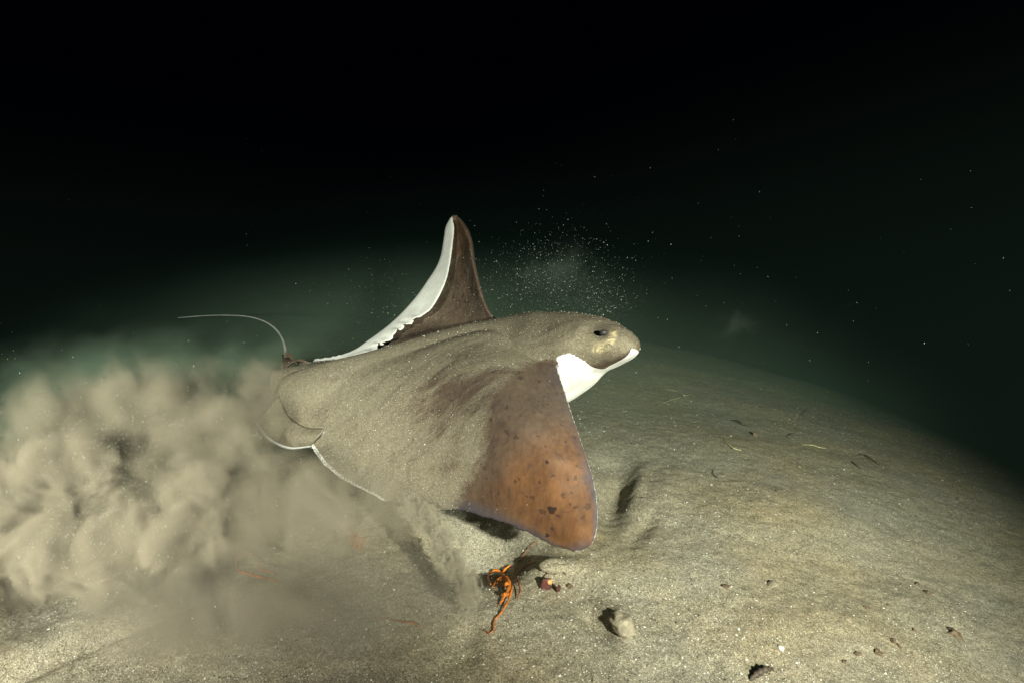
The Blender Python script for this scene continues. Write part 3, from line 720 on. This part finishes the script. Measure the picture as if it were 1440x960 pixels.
# ------------------------------------------------------------------ silt and water
def vol_mat(name, dens, colr, scale, aniso_, thresh, soft, detail=3.0, dist=.0, hard=1.0, stretch=(1, 1, 1), lumps=0, fade=8.0):
    m, nt, out = mat(name)
    tc_ = N(nt, 'ShaderNodeTexCoord'); ov = tc_.outputs['Object']
    g = N(nt, 'ShaderNodeNewGeometry')
    ln = N(nt, 'ShaderNodeVectorMath', operation='LENGTH'); nt.links.new(ov, ln.inputs[0])
    mp = N(nt, 'ShaderNodeMapping'); mp.inputs['Scale'].default_value = stretch; nt.links.new(g.outputs['Position'], mp.inputs['Vector'])
    n = noise(nt, mp.outputs[0], scale, detail, .55, dist)
    # falls to nothing at the edge of the puff, billowed by the noise
    r_ = math_(nt, 'SUBTRACT', 1.0, ln.outputs['Value'])
    a = math_(nt, 'ADD', r_, math_(nt, 'MULTIPLY', math_(nt, 'SUBTRACT', n, .5), soft))
    if lumps:
        vo = N(nt, 'ShaderNodeTexVoronoi'); vo.feature = 'F1'; vo.inputs['Scale'].default_value = lumps
        dv_ = N(nt, 'ShaderNodeVectorMath', operation='MULTIPLY_ADD'); nn_ = N(nt, 'ShaderNodeTexNoise'); nn_.inputs['Scale'].default_value = 11; nn_.inputs['Detail'].default_value = 3
        nt.links.new(mp.outputs[0], nn_.inputs['Vector']); nt.links.new(nn_.outputs['Color'], dv_.inputs[0]); dv_.inputs[1].default_value = (.10, .10, .10); nt.links.new(mp.outputs[0], dv_.inputs[2])
        nt.links.new(dv_.outputs[0], vo.inputs['Vector'])
        a = math_(nt, 'ADD', a, math_(nt, 'MULTIPLY', math_(nt, 'SUBTRACT', .42, vo.outputs['Distance']), .85))
    a = math_(nt, 'MULTIPLY', math_(nt, 'SUBTRACT', a, thresh), hard, clamp=True)
    edge_ = math_(nt, 'MULTIPLY', r_, fade, clamp=True)
    dn = math_(nt, 'MULTIPLY', math_(nt, 'MULTIPLY', a, edge_), dens)
    s = N(nt, 'ShaderNodeVolumePrincipled'); s.inputs['Color'].default_value = (*colr, 1); s.inputs['Anisotropy'].default_value = aniso_
    nt.links.new(dn, s.inputs['Density']); nt.links.new(s.outputs[0], out.inputs['Volume'])
    return m
def puff(name, px, py, d, rx, ry, rz, material, label, rot=(0, 0, 0)):
    bm = bmesh.new(); bmesh.ops.create_icosphere(bm, subdivisions=4, radius=1)
    o = from_bm(name, bm, material); o.location = P(px, py, d); o.scale = (rx, ry, rz); o.rotation_euler = rot
    return tag(o, label, None, None, 'stuff')
SILT = (.78, .67, .49)
V1 = vol_mat('silt_thick', 75, SILT, 9, -.14, .22, 2.2, 8, .7, 2.2, lumps=7, fade=3, stretch=(1.1, 1, .8))
V2 = vol_mat('silt_thin', 2.6, (.46, .62, .44), 9, -.1, .1, 1.6, 4, .3, 1.5, fade=2)
V3 = vol_mat('silt_stream', 80, SILT, 60, -.10, .25, 3.2, 6, .5, 2.0, fade=3)
V4 = vol_mat('silt_middle', 4.5, (.70, .62, .48), 7, 0, .0, 3.0, 5, .3, 1.6, fade=3)
V5 = vol_mat('silt_loose', 32, SILT, 8, -.14, .12, 2.2, 8, .5, 1.2, lumps=8, fade=2.2, stretch=(1.15, 1, .7))
puff('silt_cloud', 100, 750, 1.26, .42, .22, .21, V1, 'thick billowing silt cloud stirred up behind the ray', (0, 0, R(8)))
V6 = vol_mat('murky_water', 1.3, (.35, .48, .35), 2.6, -.1, .0, .7, 4, .3, .9, fade=.75)  # local patch of murk, added to give the green glow behind the ray
puff('murky_water', 600, 500, 2.5, 1.9, 1.15, .44, V6, 'milky greenish water behind the ray')
V9 = vol_mat('murky_far', .55, (.30, .46, .34), 2.6, -.1, .0, .9, 4, .3, 1.0, fade=1.0)
puff('murky_water', 1120, 590, 3.1, 1.7, .9, .42, V9, 'thin greenish murk over the far sand on the right')
puff('silt_plume', 190, 640, 1.47, .42, .26, .24, V5, 'looser plume of silt rising behind the thick cloud')
puff('silt_haze', 200, 570, 1.75, .70, .40, .22, V2, 'thin veil of silt hanging behind the ray\'s tail')
puff('silt_veil', 400, 850, 1.16, .42, .20, .10, V4, 'thin sheet of silt creeping over the sand at the bottom')
V7 = vol_mat('silt_wisps', 12, SILT, 8, -.1, .05, 3.2, 6, .8, 1.4, fade=2.5)
puff('silt_wisps', 390, 720, 1.30, .34, .15, .13, V7, 'torn wisps of silt drifting under the ray\'s rear edge')
puff('silt_wisps', 372, 545, 1.60, .10, .08, .09, V7, 'torn wisps of silt curling round the ray\'s rear fins')
puff('silt_wisps', 290, 865, 1.14, .26, .12, .07, V7, 'torn wisps of silt rolling out along the sand at the lower left')
for k in range(9):
    t = k / 8
    px, py = 585 + 78 * t ** .9, 716 + 118 * t ** 1.15
    puff('silt_stream', px + (k % 2) * 8 - 4, py, 1.335 - .155 * t, .042 - .012 * t, .03, .034, V3, 'pale stream of sand pouring off the trailing edge of the near wing', (0, R(-35), 0))

V8 = vol_mat('dust_faint', 1.3, (.45, .55, .45), 14, -.1, .15, 4.0, 6, .9, 1.0, fade=1.2)
puff('dust_puff', 785, 385, 1.55, .16, .10, .10, V8, 'faint dust puff hanging above the ray\'s head')
puff('dust_puff', 1035, 455, 1.9, .09, .06, .07, V8, 'small faint wisp of dust over the sand right of the ray\'s head')
m, nt, out = mat('sea_water')
pv = N(nt, 'ShaderNodeVolumePrincipled')
pv.inputs['Color'].default_value = (.34, .62, .46, 1); pv.inputs['Density'].default_value = .013; pv.inputs['Anisotropy'].default_value = .35
pv.inputs['Absorption Color'].default_value = (.18, .55, .42, 1)
ab = N(nt, 'ShaderNodeVolumeAbsorption'); ab.inputs['Color'].default_value = (.2, .85, .68, 1); ab.inputs['Density'].default_value = .045
ad = N(nt, 'ShaderNodeAddShader'); nt.links.new(pv.outputs[0], ad.inputs[0]); nt.links.new(ab.outputs[0], ad.inputs[1])
nt.links.new(ad.outputs[0], out.inputs['Volume'])
bm = bmesh.new(); bmesh.ops.create_cube(bm, size=1)
hz = from_bm('haze', bm, m, smooth=False)
zlo = float(Z.min()) - 1; ztop = 3.0
hz.scale = (50, 46, ztop - zlo); hz.location = (0, 6, (ztop + zlo) / 2); tag(hz, 'dark green night sea water', None, None, 'stuff')
